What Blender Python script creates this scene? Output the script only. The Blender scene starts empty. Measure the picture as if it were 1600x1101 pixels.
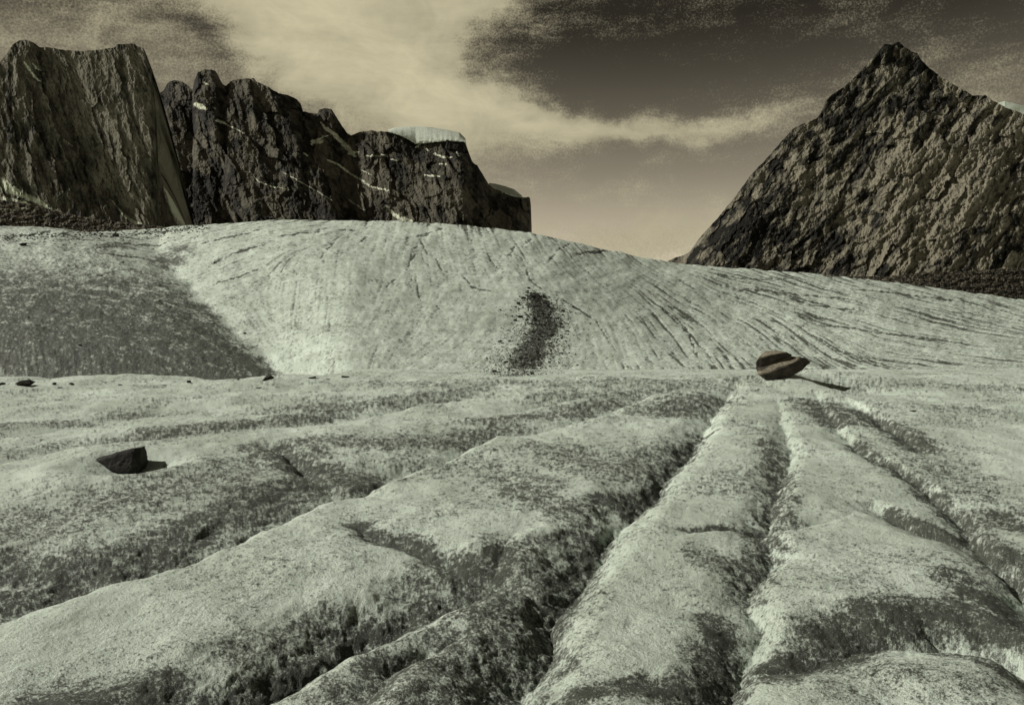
import bpy, bmesh, math, random
import numpy as np
from mathutils import Vector

# ------------------------------------------------------------------ camera, world, sun, exposure
SC = bpy.context.scene
F = 1155.0                      # focal length in photo pixels (photo is 1600 wide)
HOR = 480.0                     # row of the eye level
cam_d = bpy.data.cameras.new('camera')
cam = bpy.data.objects.new('camera', cam_d)
SC.collection.objects.link(cam)
cam_d.sensor_width = 36.0
cam_d.lens = 36.0 * F / 1600.0
cam_d.shift_y = -(550.5 - HOR) / 1600.0      # a rising-front view camera: verticals stay upright
cam.rotation_euler = (math.radians(90), 0, 0)
cam_d.clip_start = 0.1
cam_d.clip_end = 30000
SC.camera = cam
SC.view_settings.view_transform = 'Standard'
SC.view_settings.look = 'None'
SC.view_settings.gamma = 1
SC.view_settings.use_curve_mapping = False
SC.view_settings.exposure = 0.0

SUN_EL = math.radians(34)
SUN_AZ = math.radians(-84)      # from +Y, negative = to the left
sun_dir = Vector((math.sin(SUN_AZ) * math.cos(SUN_EL), math.cos(SUN_AZ) * math.cos(SUN_EL), math.sin(SUN_EL)))
sl = bpy.data.lights.new('sun', 'SUN')
sl.energy = 4.1
sl.angle = math.radians(0.6)
sl.color = (1.0, 0.965, 0.87)
so = bpy.data.objects.new('sun', sl)
SC.collection.objects.link(so)
so.rotation_euler = (-sun_dir).to_track_quat('-Z', 'Y').to_euler()


class NT:
    """tiny node-tree helper"""
    def __init__(self, tree):
        self.t = tree
        self.n = tree.nodes
        self.l = tree.links

    def _in(self, sock, v):
        if v is None:
            return
        if isinstance(v, bpy.types.NodeSocket):
            self.l.new(v, sock)
        else:
            sock.default_value = v

    def math(self, op, a, b=None, c=None, clamp=False):
        m = self.n.new('ShaderNodeMath')
        m.operation = op
        m.use_clamp = clamp
        self._in(m.inputs[0], a)
        self._in(m.inputs[1], b)
        if c is not None:
            self._in(m.inputs[2], c)
        return m.outputs[0]

    def noise(self, vec, scale, detail=4, rough=0.55, dist=0.0, out='Fac'):
        m = self.n.new('ShaderNodeTexNoise')
        if vec is not None:
            self.l.new(vec, m.inputs['Vector'])
        m.inputs['Scale'].default_value = scale
        m.inputs['Detail'].default_value = detail
        m.inputs['Roughness'].default_value = rough
        m.inputs['Distortion'].default_value = dist
        return m.outputs[out]

    def vor(self, vec, scale, feature='F1'):
        m = self.n.new('ShaderNodeTexVoronoi')
        m.feature = feature
        self.l.new(vec, m.inputs['Vector'])
        m.inputs['Scale'].default_value = scale
        return m.outputs['Distance']

    def maprange(self, v, a, b, c=0.0, d=1.0, smooth=True):
        m = self.n.new('ShaderNodeMapRange')
        m.interpolation_type = 'SMOOTHSTEP' if smooth else 'LINEAR'
        m.clamp = True if not smooth else m.clamp
        self._in(m.inputs[0], v)
        for i, x in enumerate((a, b, c, d)):
            m.inputs[i + 1].default_value = x
        return m.outputs[0]

    def mix(self, f, a, b, blend='MIX'):
        m = self.n.new('ShaderNodeMix')
        m.data_type = 'RGBA'
        m.blend_type = blend
        m.clamp_factor = True
        self._in(m.inputs[0], f)
        for s, v in ((m.inputs[6], a), (m.inputs[7], b)):
            if isinstance(v, bpy.types.NodeSocket):
                self.l.new(v, s)
            else:
                s.default_value = (v[0], v[1], v[2], 1.0)
        return m.outputs[2]

    def mapping(self, vec, loc=(0, 0, 0), rot=(0, 0, 0), scale=(1, 1, 1)):
        m = self.n.new('ShaderNodeMapping')
        self.l.new(vec, m.inputs[0])
        m.inputs[1].default_value = loc
        m.inputs[2].default_value = rot
        m.inputs[3].default_value = scale
        return m.outputs[0]

    def attr(self, name):
        m = self.n.new('ShaderNodeAttribute')
        m.attribute_name = name
        return m.outputs['Fac']

    def combine(self, x, y, z):
        m = self.n.new('ShaderNodeCombineXYZ')
        self._in(m.inputs[0], x); self._in(m.inputs[1], y); self._in(m.inputs[2], z)
        return m.outputs[0]


# ---- sky: red-filtered Nishita daylight under a bank of cloud, all in sky directions
world = bpy.data.worlds.new('World')
SC.world = world
world.use_nodes = True
W = NT(world.node_tree)
W.n.clear()
w_out = W.n.new('ShaderNodeOutputWorld')
w_bg = W.n.new('ShaderNodeBackground')
W.l.new(w_bg.outputs[0], w_out.inputs[0])
w_bg.inputs[1].default_value = 0.1
skyt = W.n.new('ShaderNodeTexSky')
skyt.sky_type = 'NISHITA'
skyt.sun_disc = False
skyt.sun_elevation = SUN_EL
skyt.sun_rotation = SUN_AZ
skyt.altitude = 900
sep = W.n.new('ShaderNodeSeparateColor')
W.l.new(skyt.outputs[0], sep.inputs[0])
red = sep.outputs[0]                          # red filter: blue sky goes dark
tc = W.n.new('ShaderNodeTexCoord')
dirv = tc.outputs['Generated']
sx = W.n.new('ShaderNodeSeparateXYZ')
W.l.new(dirv, sx.inputs[0])
az = W.math('MULTIPLY', W.math('ARCTAN2', sx.outputs[0], sx.outputs[1]), 57.29578)
el = W.math('MULTIPLY', W.math('ARCSINE', sx.outputs[2]), 57.29578)


def azel(px, row):
    u = (px - 800) / F
    e = (HOR - row) / F
    return math.degrees(math.atan(u)), math.degrees(math.atan(e / math.sqrt(1 + u * u)))


wv = W.mapping(dirv, scale=(1, 1, 1.6))
wx = W.math('SUBTRACT', W.noise(wv, 7, 6, 0.6), 0.5)
wy = W.math('SUBTRACT', W.noise(W.mapping(wv, loc=(3.1, 7.7, 1.3)), 8, 6, 0.6), 0.5)
azw = W.math('ADD', az, W.math('MULTIPLY', wx, 9.0))
elw = W.math('ADD', el, W.math('MULTIPLY', wy, 6.0))


def blob(px, row, rx, ry, rot, amp):
    """soft ellipse of cloud in degrees of sky; rx, ry given in photo pixels"""
    a, e = azel(px, row)
    rx, ry = rx / 21.0, ry / 21.0
    c, s = math.cos(math.radians(rot)), math.sin(math.radians(rot))
    dx = W.math('SUBTRACT', azw, a)
    dy = W.math('SUBTRACT', elw, e)
    p = W.math('ADD', W.math('MULTIPLY', dx, c / rx), W.math('MULTIPLY', dy, s / rx))
    q = W.math('ADD', W.math('MULTIPLY', dx, -s / ry), W.math('MULTIPLY', dy, c / ry))
    r2 = W.math('ADD', W.math('MULTIPLY', p, p), W.math('MULTIPLY', q, q))
    return W.math('MULTIPLY', W.math('EXPONENT', W.math('MULTIPLY', r2, -1.0)), amp)


CLOUDS = [
    (560, 60, 190, 120, -20, 0.95), (640, 150, 170, 60, -8, 0.9), (470, 20, 150, 60, -30, 0.7),
    (720, 15, 130, 45, 20, 0.65), (600, -110, 330, 110, 0, 0.8),
    (860, 185, 130, 28, -8, 0.75), (1030, 195, 130, 18, 0, 0.55), (720, 230, 150, 50, 0, 0.55),
    (930, 45, 110, 10, 3, 0.18), (900, 305, 160, 22, -3, 0.25), (1000, 385, 240, 50, 0, 0.62),
    (850, 250, 150, 14, 2, -0.1), (360, 75, 60, 50, 30, -0.36), (980, 110, 190, 45, -5, -0.25),
    (470, 80, 30, 26, 0, -0.22), (745, 110, 35, 30, 0, -0.22), (110, 55, 250, 80, 0, 0.42),
    (260, 90, 90, 70, 0, 0.12), (1180, 230, 200, 80, 0, 0.1), (1560, 120, 90, 40, 0, 0.22), (1280, 110, 380, 130, 0, 0.12), (1150, 190, 150, 16, 0, 0.2),
]
dens = None
for b in CLOUDS:
    o_ = blob(*b)
    dens = o_ if dens is None else W.math('ADD', dens, o_)
n1 = W.math('SUBTRACT', W.noise(W.mapping(dirv, scale=(1, 1, 1.7)), 11, 12, 0.66, 0.5), 0.5)
n2 = W.math('SUBTRACT', W.noise(W.mapping(dirv, scale=(0.8, 0.8, 5.5)), 14, 8, 0.6), 0.5)
grain = W.math('SUBTRACT', W.noise(dirv, 420, 2, 0.8), 0.5)
# away from the mapped bank the sky keeps thin broken cloud
d_all = W.math('ADD', dens, W.math('ADD', W.math('MULTIPLY', n1, 0.85), W.math('MULTIPLY', n2, 0.45)))
d_all = W.math('ADD', d_all, W.math('MULTIPLY', grain, 0.75))
cover = W.maprange(d_all, 0.06, 0.86)
fall = W.maprange(el, 1.0, 21.0, 1.0, 0.0, smooth=False)      # thickening of the air towards the horizon
up = W.maprange(el, -4.0, 0.0, 0.25, 1.0)
clear_v = W.math('MULTIPLY', red, W.math('ADD', W.math('MULTIPLY', W.math('POWER', fall, 1.15), 1.7), 0.19))
clear_c = W.mix(1.0, (1.0, 0.87, 0.64), (1, 1, 1), 'MULTIPLY')
vm = W.n.new('ShaderNodeVectorMath'); vm.operation = 'SCALE'
W.l.new(clear_c, vm.inputs[0]); W.l.new(clear_v, vm.inputs['Scale'])
cloud_v = W.math('MULTIPLY', W.math('ADD', W.math('ADD', W.math('MULTIPLY', n1, 4.2), W.math('MULTIPLY', n2, 1.4)), W.math('ADD', 4.0, W.math('MULTIPLY', W.maprange(dens, 0.5, 1.7), 1.3))), up)
vm2 = W.n.new('ShaderNodeVectorMath'); vm2.operation = 'SCALE'
vm2.inputs[0].default_value = (1.0, 0.90, 0.60)
W.l.new(cloud_v, vm2.inputs['Scale'])
W.l.new(W.mix(cover, vm.outputs[0], vm2.outputs[0]), w_bg.inputs[0])

# ------------------------------------------------------------------ helpers
rng = np.random.default_rng(7)
random.seed(11)
_perm = rng.permutation(4096)
_ang = rng.random(4096) * 2 * np.pi
_gx, _gy = np.cos(_ang), np.sin(_ang)


def perlin(x, y, seed=0):
    x = np.asarray(x, dtype=np.float64); y = np.asarray(y, dtype=np.float64)
    xi = np.floor(x); yi = np.floor(y)
    fx = x - xi; fy = y - yi
    xi = xi.astype(np.int64) + seed * 131; yi = yi.astype(np.int64) + seed * 57
    u = fx * fx * fx * (fx * (fx * 6 - 15) + 10)
    v = fy * fy * fy * (fy * (fy * 6 - 15) + 10)

    def g(ix, iy, dx, dy):
        h = _perm[(_perm[ix & 4095] + iy) & 4095]
        return _gx[h] * dx + _gy[h] * dy
    a = g(xi, yi, fx, fy); b = g(xi + 1, yi, fx - 1, fy)
    c = g(xi, yi + 1, fx, fy - 1); d = g(xi + 1, yi + 1, fx - 1, fy - 1)
    return (a + (b - a) * u + (c + (d - c) * u - a - (b - a) * u) * v) * 1.4


def fbm(x, y, octs=4, seed=0, gain=0.5, ridged=False):
    s = 0; amp = 1.0; tot = 0; f = 1.0
    for i in range(octs):
        n = perlin(x * f + 17.3 * i, y * f - 9.1 * i, seed + i)
        if ridged:
            n = 1 - 2 * np.abs(n)
        s = s + n * amp; tot += amp; amp *= gain; f *= 2.03
    return s / tot


def sstep(a, b, x):
    t = np.clip((x - a) / (b - a), 0, 1)
    return t * t * (3 - 2 * t)


def link(o):
    SC.collection.objects.link(o)
    return o


def tag(o, label=None, cat=None, group=None, kind=None):
    if label: o['label'] = label
    if cat: o['category'] = cat
    if group: o['group'] = group
    if kind: o['kind'] = kind
    return o


def grid_mesh(name, X, Y, Z, attrs, mat, parent=None, smooth=True, flip=False):
    nr, nc = X.shape
    me = bpy.data.meshes.new(name)
    me.vertices.add(nr * nc)
    me.vertices.foreach_set('co', np.stack([X, Y, Z], -1).astype(np.float32).ravel())
    idx = np.arange(nr * nc, dtype=np.int32).reshape(nr, nc)
    q = np.stack([idx[:-1, :-1], idx[:-1, 1:], idx[1:, 1:], idx[1:, :-1]], -1)
    if flip:
        q = q[..., ::-1]
    q = q.reshape(-1, 4)
    me.loops.add(q.size)
    me.loops.foreach_set('vertex_index', q.ravel())
    me.polygons.add(len(q))
    me.polygons.foreach_set('loop_start', np.arange(0, q.size, 4, dtype=np.int32))
    me.polygons.foreach_set('use_smooth', np.full(len(q), smooth))
    for k, v in attrs.items():
        a = me.attributes.new(k, 'FLOAT', 'POINT')
        a.data.foreach_set('value', np.ascontiguousarray(v, dtype=np.float32).ravel())
    me.update(calc_edges=True)
    me.materials.append(mat)
    o = link(bpy.data.objects.new(name, me))
    if parent: o.parent = parent
    return o


def seg_dist(px, py, pts):
    """signed distance to a polyline (positive on the left), and 0..1 position along it"""
    best = np.full(px.shape, 1e9); sgn = np.zeros(px.shape); par = np.zeros(px.shape)
    pts = np.asarray(pts, float)
    L = np.hypot(*(pts[1:] - pts[:-1]).T); cum = np.concatenate([[0], np.cumsum(L)]); T = cum[-1]
    for i in range(len(pts) - 1):
        ax, ay = pts[i]; dx, dy = pts[i + 1] - pts[i]
        t = np.clip(((px - ax) * dx + (py - ay) * dy) / (L[i] ** 2 + 1e-12), 0, 1)
        ex = px - ax - t * dx; ey = py - ay - t * dy
        d = np.hypot(ex, ey)
        m = d < best
        best = np.where(m, d, best)
        sgn = np.where(m, np.sign(dx * (py - ay) - dy * (px - ax)), sgn)
        par = np.where(m, (cum[i] + t * L[i]) / T, par)
    return best * np.where(sgn == 0, 1, sgn), par


def interp(px, pts):
    p = np.asarray(pts, float)
    return np.interp(px, p[:, 0], p[:, 1])


def inside(px, py, poly):
    """0/1 mask of a polygon"""
    r = np.zeros(px.shape, bool)
    n = len(poly)
    for i in range(n):
        x1, y1 = poly[i]; x2, y2 = poly[(i + 1) % n]
        c = ((y1 > py) != (y2 > py)) & (px < (x2 - x1) * (py - y1) / (y2 - y1 + 1e-9) + x1)
        r ^= c
    return r


# ------------------------------------------------------------------ materials
def new_mat(name):
    m = bpy.data.materials.new(name)
    m.use_nodes = True
    t = NT(m.node_tree)
    b = m.node_tree.nodes['Principled BSDF']
    tcn = t.n.new('ShaderNodeTexCoord')
    return m, t, b, tcn.outputs['Object']


def bump(t, b, h, dist, strength=1.0):
    n = t.n.new('ShaderNodeBump')
    n.inputs['Strength'].default_value = strength
    n.inputs['Distance'].default_value = dist
    t.l.new(h, n.inputs['Height'])
    t.l.new(n.outputs[0], b.inputs['Normal'])


ICE = (0.645, 0.73, 0.64)
GRIT_SHADE = (0.050, 0.053, 0.042)


def mat_ice():
    m, t, b, P = new_mat('weathered_ice')
    dirt_shade = t.attr('dirt_shade')
    n_big = t.noise(P, 0.35, 5, 0.6)
    n_mid = t.noise(P, 5.0, 6, 0.65)
    n_fine = t.noise(P, 38.0, 4, 0.75)
    n_grain = t.noise(P, 95.0, 2, 0.8)
    base = t.mix(t.maprange(n_big, 0.35, 0.65), (ICE[0] * 0.86, ICE[1] * 0.86, ICE[2] * 0.84), (ICE[0] * 1.06, ICE[1] * 1.06, ICE[2] * 1.06))
    # mineral grit carried by the ice, plus painted furrow shade: 'dirt_shade' is how much of the surface the dark grains and shade take up
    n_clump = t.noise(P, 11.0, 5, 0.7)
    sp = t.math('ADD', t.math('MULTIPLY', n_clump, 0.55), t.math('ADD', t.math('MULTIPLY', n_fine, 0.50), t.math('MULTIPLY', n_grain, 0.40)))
    lvl = t.math('ADD', t.math('MULTIPLY', dirt_shade, 0.40), t.math('MULTIPLY', n_mid, 0.36))
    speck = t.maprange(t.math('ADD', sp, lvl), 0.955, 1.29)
    c = t.mix(t.math('MULTIPLY', speck, 0.96), base, GRIT_SHADE)
    t.l.new(c, b.inputs['Base Color'])
    b.inputs['Roughness'].default_value = 0.7
    b.inputs['Specular IOR Level'].default_value = 0.25
    h = t.math('ADD', t.math('MULTIPLY', n_mid, 0.6), t.math('ADD', t.math('MULTIPLY', n_fine, 0.35), t.math('MULTIPLY', n_grain, 0.16)))
    bump(t, b, h, 0.07, 0.9)
    return m


def mat_rock(name, dark, light, scale, streak=(1, 1, 0.25), snowy=True, bumpd=6.0, rot=(0, 0, 0)):
    m, t, b, P = new_mat(name)
    Q = t.mapping(P, rot=rot, scale=streak)
    n1 = t.noise(Q, scale, 8, 0.65, 0.3)
    n2 = t.noise(P, scale * 3.3, 6, 0.7)
    n3 = t.noise(Q, scale * 9, 4, 0.7)
    f = t.math('ADD', t.math('MULTIPLY', n1, 0.55), t.math('ADD', t.math('MULTIPLY', n2, 0.25), t.math('MULTIPLY', n3, 0.2)))
    f = t.math('ADD', f, t.math('MULTIPLY', t.attr('pale'), 0.20))
    c = t.mix(t.maprange(f, 0.40, 0.70), dark, light)
    if snowy:
        s = t.maprange(t.math('ADD', t.attr('snow'), t.math('MULTIPLY', t.math('SUBTRACT', t.math('ADD', t.math('MULTIPLY', n2, .5), t.math('MULTIPLY', n3, .5)), 0.5), 3.2)), 0.42, 0.62)
        c = t.mix(s, c, (0.60, 0.63, 0.50))
    t.l.new(c, b.inputs['Base Color'])
    b.inputs['Roughness'].default_value = 0.9
    b.inputs['Specular IOR Level'].default_value = 0.15
    bump(t, b, t.math('ADD', n1, t.math('ADD', t.math('MULTIPLY', n2, 0.6), t.math('MULTIPLY', n3, 0.4))), bumpd, 1.0)
    return m


def mat_stone(name, dark, light, scale=3.0, bumpd=0.03, lit_faces=False):
    m, t, b, P = new_mat(name)
    n1 = t.noise(P, scale, 6, 0.7)
    n2 = t.noise(P, scale * 7, 4, 0.7)
    f = t.math('ADD', t.math('MULTIPLY', n1, 0.7), t.math('MULTIPLY', n2, 0.3))
    c = t.mix(t.maprange(f, 0.38, 0.68), dark, light)
    if lit_faces:  # light on the upward faces painted into the stone colour
        c = t.mix(t.math('MULTIPLY', t.attr('pale'), t.maprange(n2, 0.3, 0.6, 0.55, 1.0)), c, (0.24, 0.215, 0.16))
    t.l.new(c, b.inputs['Base Color'])
    b.inputs['Roughness'].default_value = 0.85
    b.inputs['Specular IOR Level'].default_value = 0.2
    bump(t, b, f, bumpd, 0.9)
    return m


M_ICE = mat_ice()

# ------------------------------------------------------------------ the glacier: one sheet, foreground to skyline
H0 = 2.9                                # eye height above the ice
Y1 = 36.0                               # foot of the far slope
SKY_ICE = [(-400, 372), (0, 366), (150, 362), (250, 357), (290, 352), (370, 348), (440, 343), (550, 345), (640, 346),
           (720, 351), (830, 363), (900, 379), (1000, 401), (1040, 409), (1100, 415), (1250, 426), (1400, 441),
           (1600, 468), (1850, 500), (2100, 520)]

colpx = np.arange(-330, 1931, 1.75)
u = (colpx - 800) / F
# rows of the sheet: near ice, brow, slope, reverse slope
r_near = np.concatenate([np.arange(1400, 1110, -4.0), np.arange(1110, 590, -1.25)])
y_near = H0 * F / (r_near - HOR)
y_brow = np.linspace(y_near[-1] + 0.15, Y1 - 0.15, 48)
tt = np.linspace(0, 1, 330)
t_back = np.linspace(0.02, 1, 30)
yc = 215 + 150 * sstep(850, 1300, colpx)
nr0 = len(y_near) + len(y_brow)
NR = nr0 + len(tt) + len(t_back)
NC = len(colpx)
PX = np.broadcast_to(colpx, (NR, NC)).copy()
U = np.broadcast_to(u, (NR, NC)).copy()
YY = np.empty((NR, NC))
YY[:len(y_near)] = y_near[:, None]
YY[len(y_near):nr0] = y_brow[:, None]
YY[nr0:nr0 + len(tt)] = Y1 * (yc[None, :] / Y1) ** tt[:, None]
YY[nr0 + len(tt):] = yc[None, :] * (4.0) ** t_back[:, None]
XX = U * YY

# --- near ice: melt channels between rounded swells
def ground(px, row):
    y = H0 * F / (row - HOR)
    return ((px - 800) / F * y, y)


# (points from near to far, depth, near-side width, far-side width, side) ; side +1: the long wall lies to the left
CH = [
    # the long channel left of the central swell
    ([(740, 1200), (790, 1095), (830, 1022), (850, 985), (862, 950), (880, 915), (925, 858), (960, 815), (1000, 778), (1040, 735), (1085, 690), (1115, 640), (1150, 600)],
     [.52, .52, .5, .48, .48, .48, .5, .5, .48, .42, .40, .35, .15], .55, .80, 1),
    # second channel
    ([(-80, 975), (0, 945), (60, 920), (134, 895), (187, 884), (272, 860), (337, 842), (400, 815), (487, 778), (556, 758), (612, 729), (681, 715), (712, 703), (759, 679), (815, 675), (900, 657), (950, 640), (1010, 616), (1070, 603)],
     [.6, .6, .62, .66, .62, .62, .60, .55, .5, .45, .42, .42, .42, .40, .38, .36, .30, .22, .1], .5, 1.9, 1),
    # third
    ([(-60, 730), (0, 717), (47, 707), (109, 696), (156, 690), (228, 686), (312, 676), (422, 666), (519, 653), (575, 643), (650, 629), (712, 620), (759, 612)],
     [.16, .18, .2, .26, .32, .36, .36, .35, .33, .30, .30, .28, .12], .6, 1.5, 1),
    # fourth, faint
    ([(-60, 690), (30, 676), (130, 660), (200, 650), (280, 641), (400, 626), (500, 614), (600, 606)],
     [.12, .16, .2, .2, .2, .18, .16, .05], .7, 1.5, 1),
    # upper middle channels
    ([(700, 662), (800, 640), (870, 628), (930, 615), (985, 606)], [.05, .2, .26, .26, .08], .7, 1.8, 1),
    # tributary into the second channel
    ([(560, 764), (520, 752), (490, 738), (465, 718), (432, 696), (400, 690)], [.42, .42, .4, .36, .28, .05], .5, .8, -1),
    # tributaries into the long channel
    ([(815, 905), (762, 888), (700, 868), (637, 851), (585, 834), (545, 815)], [.34, .40, .36, .32, .26, .05], .45, .55, -1),
    ([(762, 888), (775, 868), (790, 845), (815, 820)], [.16, .14, .1, .02], .35, .5, 1),
    ([(800, 858), (825, 847), (866, 838), (919, 822), (950, 806)], [.03, .09, .12, .12, .08], .35, .45, 1),
    # broad dark channel at the lower left
    ([(180, 1230), (262, 1140), (330, 1092), (400, 1052), (470, 1020), (540, 985), (590, 957), (650, 938), (719, 922), (790, 900)],
     [.55, .55, .56, .55, .52, .50, .46, .44, .42, .2], .50, .85, 1),
    ([(560, 1100), (600, 1060), (640, 1020), (700, 985), (760, 965)], [.1, .2, .24, .2, .05], .4, .5, 1),
    # groove between the central swells
    ([(1110, 1130), (1150, 1059), (1161, 1020), (1180, 962), (1163, 927), (1174, 900), (1208, 864), (1199, 828), (1205, 790), (1218, 755), (1238, 706), (1222, 655), (1215, 625)],
     [.36, .36, .34, .28, .24, .28, .28, .26, .26, .26, .26, .16, .05], .35, .6, 1),
    ([(1199, 828), (1140, 826), (1080, 829), (1050, 838)], [.2, .14, .12, .03], .25, .3, -1),
    # right-hand grooves
    ([(1640, 960), (1585, 897), (1540, 855), (1495, 795), (1435, 753), (1378, 717), (1342, 700), (1312, 670), (1290, 640), (1276, 615)],
     [.46, .42, .36, .30, .26, .26, .26, .26, .26, .12], .7, .22, -1),
    ([(1450, 707), (1414, 681), (1378, 657), (1340, 635), (1318, 624)], [.16, .34, .34, .26, .05], .8, .25, -1),
    ([(1640, 880), (1600, 866), (1552, 858), (1510, 838), (1465, 826), (1420, 811), (1378, 793), (1345, 780)],
     [.34, .36, .36, .40, .40, .38, .3, .05], .7, .3, -1),
    ([(1200, 838), (1240, 822), (1300, 806), (1345, 790)], [.12, .09, .08, .03], .2, .3, 1),
    # deep hollow in the lower right corner
    ([(1150, 1046), (1180, 1035), (1262, 1016), (1375, 989), (1487, 988), (1562, 1002), (1620, 1030), (1680, 1075)],
     [.08, .14, .24, .38, .42, .44, .46, .42], .7, .75, 1),
    ([(820, 1082), (880, 1068), (960, 1062), (1050, 1064), (1150, 1062)], [.02, .05, .07, .08, .06], .4, .4, 1),
]
nrN = len(y_near) + len(y_brow)
xs, ys = XX[:nrN], YY[:nrN]
wob = fbm(xs * 1.1, ys * 1.1, 3, 3) * 0.14 + fbm(xs * 4.5, ys * 4.5, 2, 9) * 0.05
acc = np.zeros(xs.shape); shade_side = np.zeros(xs.shape)
for pts, dep, wn, wf, side in CH:
    g = [ground(*p) for p in pts]
    gx = [p[0] for p in g]; gy = [p[1] for p in g]
    mx = 3.0
    rr = np.where((ys[:, 0] > min(gy) - mx) & (ys[:, 0] < max(gy) + mx))[0]
    if len(rr) == 0:
        continue
    a0, a1 = rr[0], rr[-1] + 1
    # smooth the traced line a little so bends look melted, not folded
    d, s = seg_dist(xs[a0:a1], ys[a0:a1], g)
    L = np.concatenate([[0], np.cumsum(np.hypot(np.diff(gx), np.diff(gy)))]); L /= L[-1]
    dp = np.interp(s, L, dep) * (0.64 if side > 0 else 0.50)
    d = d * side + wob[a0:a1] * (0.8 + 1.2 * dp)
    wv_ = np.where(d > 0, wf, wn) * (0.75 + 1.0 * dp)
    q = np.clip(1 - np.abs(d) / wv_, 0, 1)
    prof = np.where(d > 0, q ** 1.55, q ** 1.9) * dp
    acc[a0:a1] += prof ** 3
    shade_side[a0:a1] = np.maximum(shade_side[a0:a1], np.where(d > 0, q ** .7, q ** 3) * np.clip(dp * 3, 0, 1))
carve = acc ** (1 / 3)

rough = np.clip(shade_side * 1.2 + 0.12 + 0.5 * np.clip(fbm(xs * .8, ys * .8, 3, 21), 0, 1), 0, 1)
fade_far = 1 / (1 + (ys / 26.0) ** 3)
zn = -H0 + 0.16 * fbm(xs * .22, ys * .22, 3, 31) + 0.07 * fbm(xs * .9, ys * .9, 3, 37) - carve
bil = np.abs(fbm(xs * 3.2, ys * 3.2, 3, 41)) 
lump = fbm(xs * 2.1 + .5 * fbm(xs * 2, ys * 2, 2, 43), ys * 1.5, 5, 45, .52)
zn += rough * (0.03 * (0.25 - bil)) + (0.024 + 0.036 * rough) * lump
zn += (0.005 + 0.011 * rough) * fbm(xs * 15, ys * 15, 4, 53, .75) * sstep(22, 7, ys)
# a pedestal of ice under the boulder, a scoop round the black rock
bx, by = ground(1222, 596)
zn += 0.28 * np.exp(-(((xs - bx) / 1.2) ** 2 + ((ys - by) / 2.0) ** 2)) - .24 * np.exp(-(((xs - bx - 2.1) / 1.1) ** 2 + ((ys - by + 1.6) / 1.5) ** 2))
zn += .26 * np.exp(-(((xs - bx - 2.2) / 2.0) ** 2 + ((ys - by - 2.2) / 1.6) ** 2))
kx, ky = ground(198, 737)
rk = ((xs - kx + .12) / .95) ** 2 + ((ys - ky - .15) / 1.0) ** 2
zn += -0.16 * np.exp(-rk * 2.2) + 0.10 * np.exp(-(np.sqrt(rk) - 1.25) ** 2 * 5)

# --- far slope
dip = 1.7 * sstep(560, 400, colpx) + 0.10
e_foot = (-H0 - dip) / Y1
e_c = (HOR - interp(colpx, SKY_ICE)) / F
T = np.clip(np.log(YY / Y1) / np.log(yc / Y1), 0, 1)
tb = np.clip(np.log(YY / yc) / np.log(4.0), 0, 1)
soft = sstep(250, 1150, colpx)[None]
G = 1 - (1 - T ** (1 + .60 * soft)) ** 1.45
E = e_foot[None] + (e_c - e_foot)[None] * G
R0 = HOR - F * E                        # nominal row, used to lay out the slope's features
fold = interp(R0, [(330, 330), (360, 262), (390, 248), (430, 282), (480, 330), (520, 372), (560, 418), (590, 455), (640, 520)])
dl = PX - fold + 14 * fbm(PX / 70, R0 / 40, 3, 61)
left = np.clip(-dl, 0, None); right = np.clip(dl, 0, None)
left = np.sqrt(left ** 2 + 18 ** 2) - 18
hump = 0.047 * (1 - np.exp(-left / 150)) + 0.014 * (1 - np.exp(-right / 90))
env = sstep(1.0, 0.75, T) * sstep(700, 350, PX) * sstep(0, .14, T)
E2 = E + hump * env
# broad rolls of the slope, stronger near the skyline on the left
E2 = E2 + 0.006 * fbm(PX / 210, R0 / 70, 3, 67) * sstep(0, .15, T) * sstep(1.0, .85, T)
E2 = E2 - 0.45 * tb ** 1.6
zs = YY * E2

# flow lines: direction of the foliation in the ice, swept into streaks
FL = [(900, 400, 42), (1000, 430, 24), (1000, 500, 48), (1100, 470, 24), (1150, 440, 9), (1300, 480, 11), (1300, 540, 30),
      (1230, 540, 42), (1450, 500, 6), (1500, 570, 6), (1400, 580, 4), (1100, 540, 52), (950, 540, 74), (820, 420, 55),
      (700, 400, 72), (520, 450, 95), (480, 540, 100), (600, 500, 118), (700, 550, 148), (740, 500, 120), (330, 400, 162), (450, 365, 166),
      (100, 380, 176), (100, 450, 150), (200, 520, 12), (380, 540, 40), (60, 560, 8), (250, 360, 172), (640, 370, 110), (1600, 540, 4), (1600, 480, 12)]
sl_r = slice(nr0, nr0 + len(tt))
gp, gr = PX[sl_r], R0[sl_r]
cx = np.zeros(gp.shape); cy = np.zeros(gp.shape)
for px_, r_, a_ in FL:
    w_ = 1 / (((gp - px_) / 1.0) ** 2 + ((gr - r_) * 1.6) ** 2 + 500) ** 1.5
    cx += w_ * math.cos(math.radians(2 * a_)); cy += w_ * math.sin(math.radians(2 * a_))
th = 0.5 * np.arctan2(cy, cx)
dxp = np.cos(th); dyp = np.sin(th)
drow = np.gradient(gr, axis=0)           # rows per step (negative going up the slope)
stepc = dxp / 1.75
stepr = dyp / np.where(np.abs(drow) < 0.05, -0.05, drow)
sp = np.hypot(stepc, stepr); stepc, stepr = stepc / sp, stepr / sp


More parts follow.
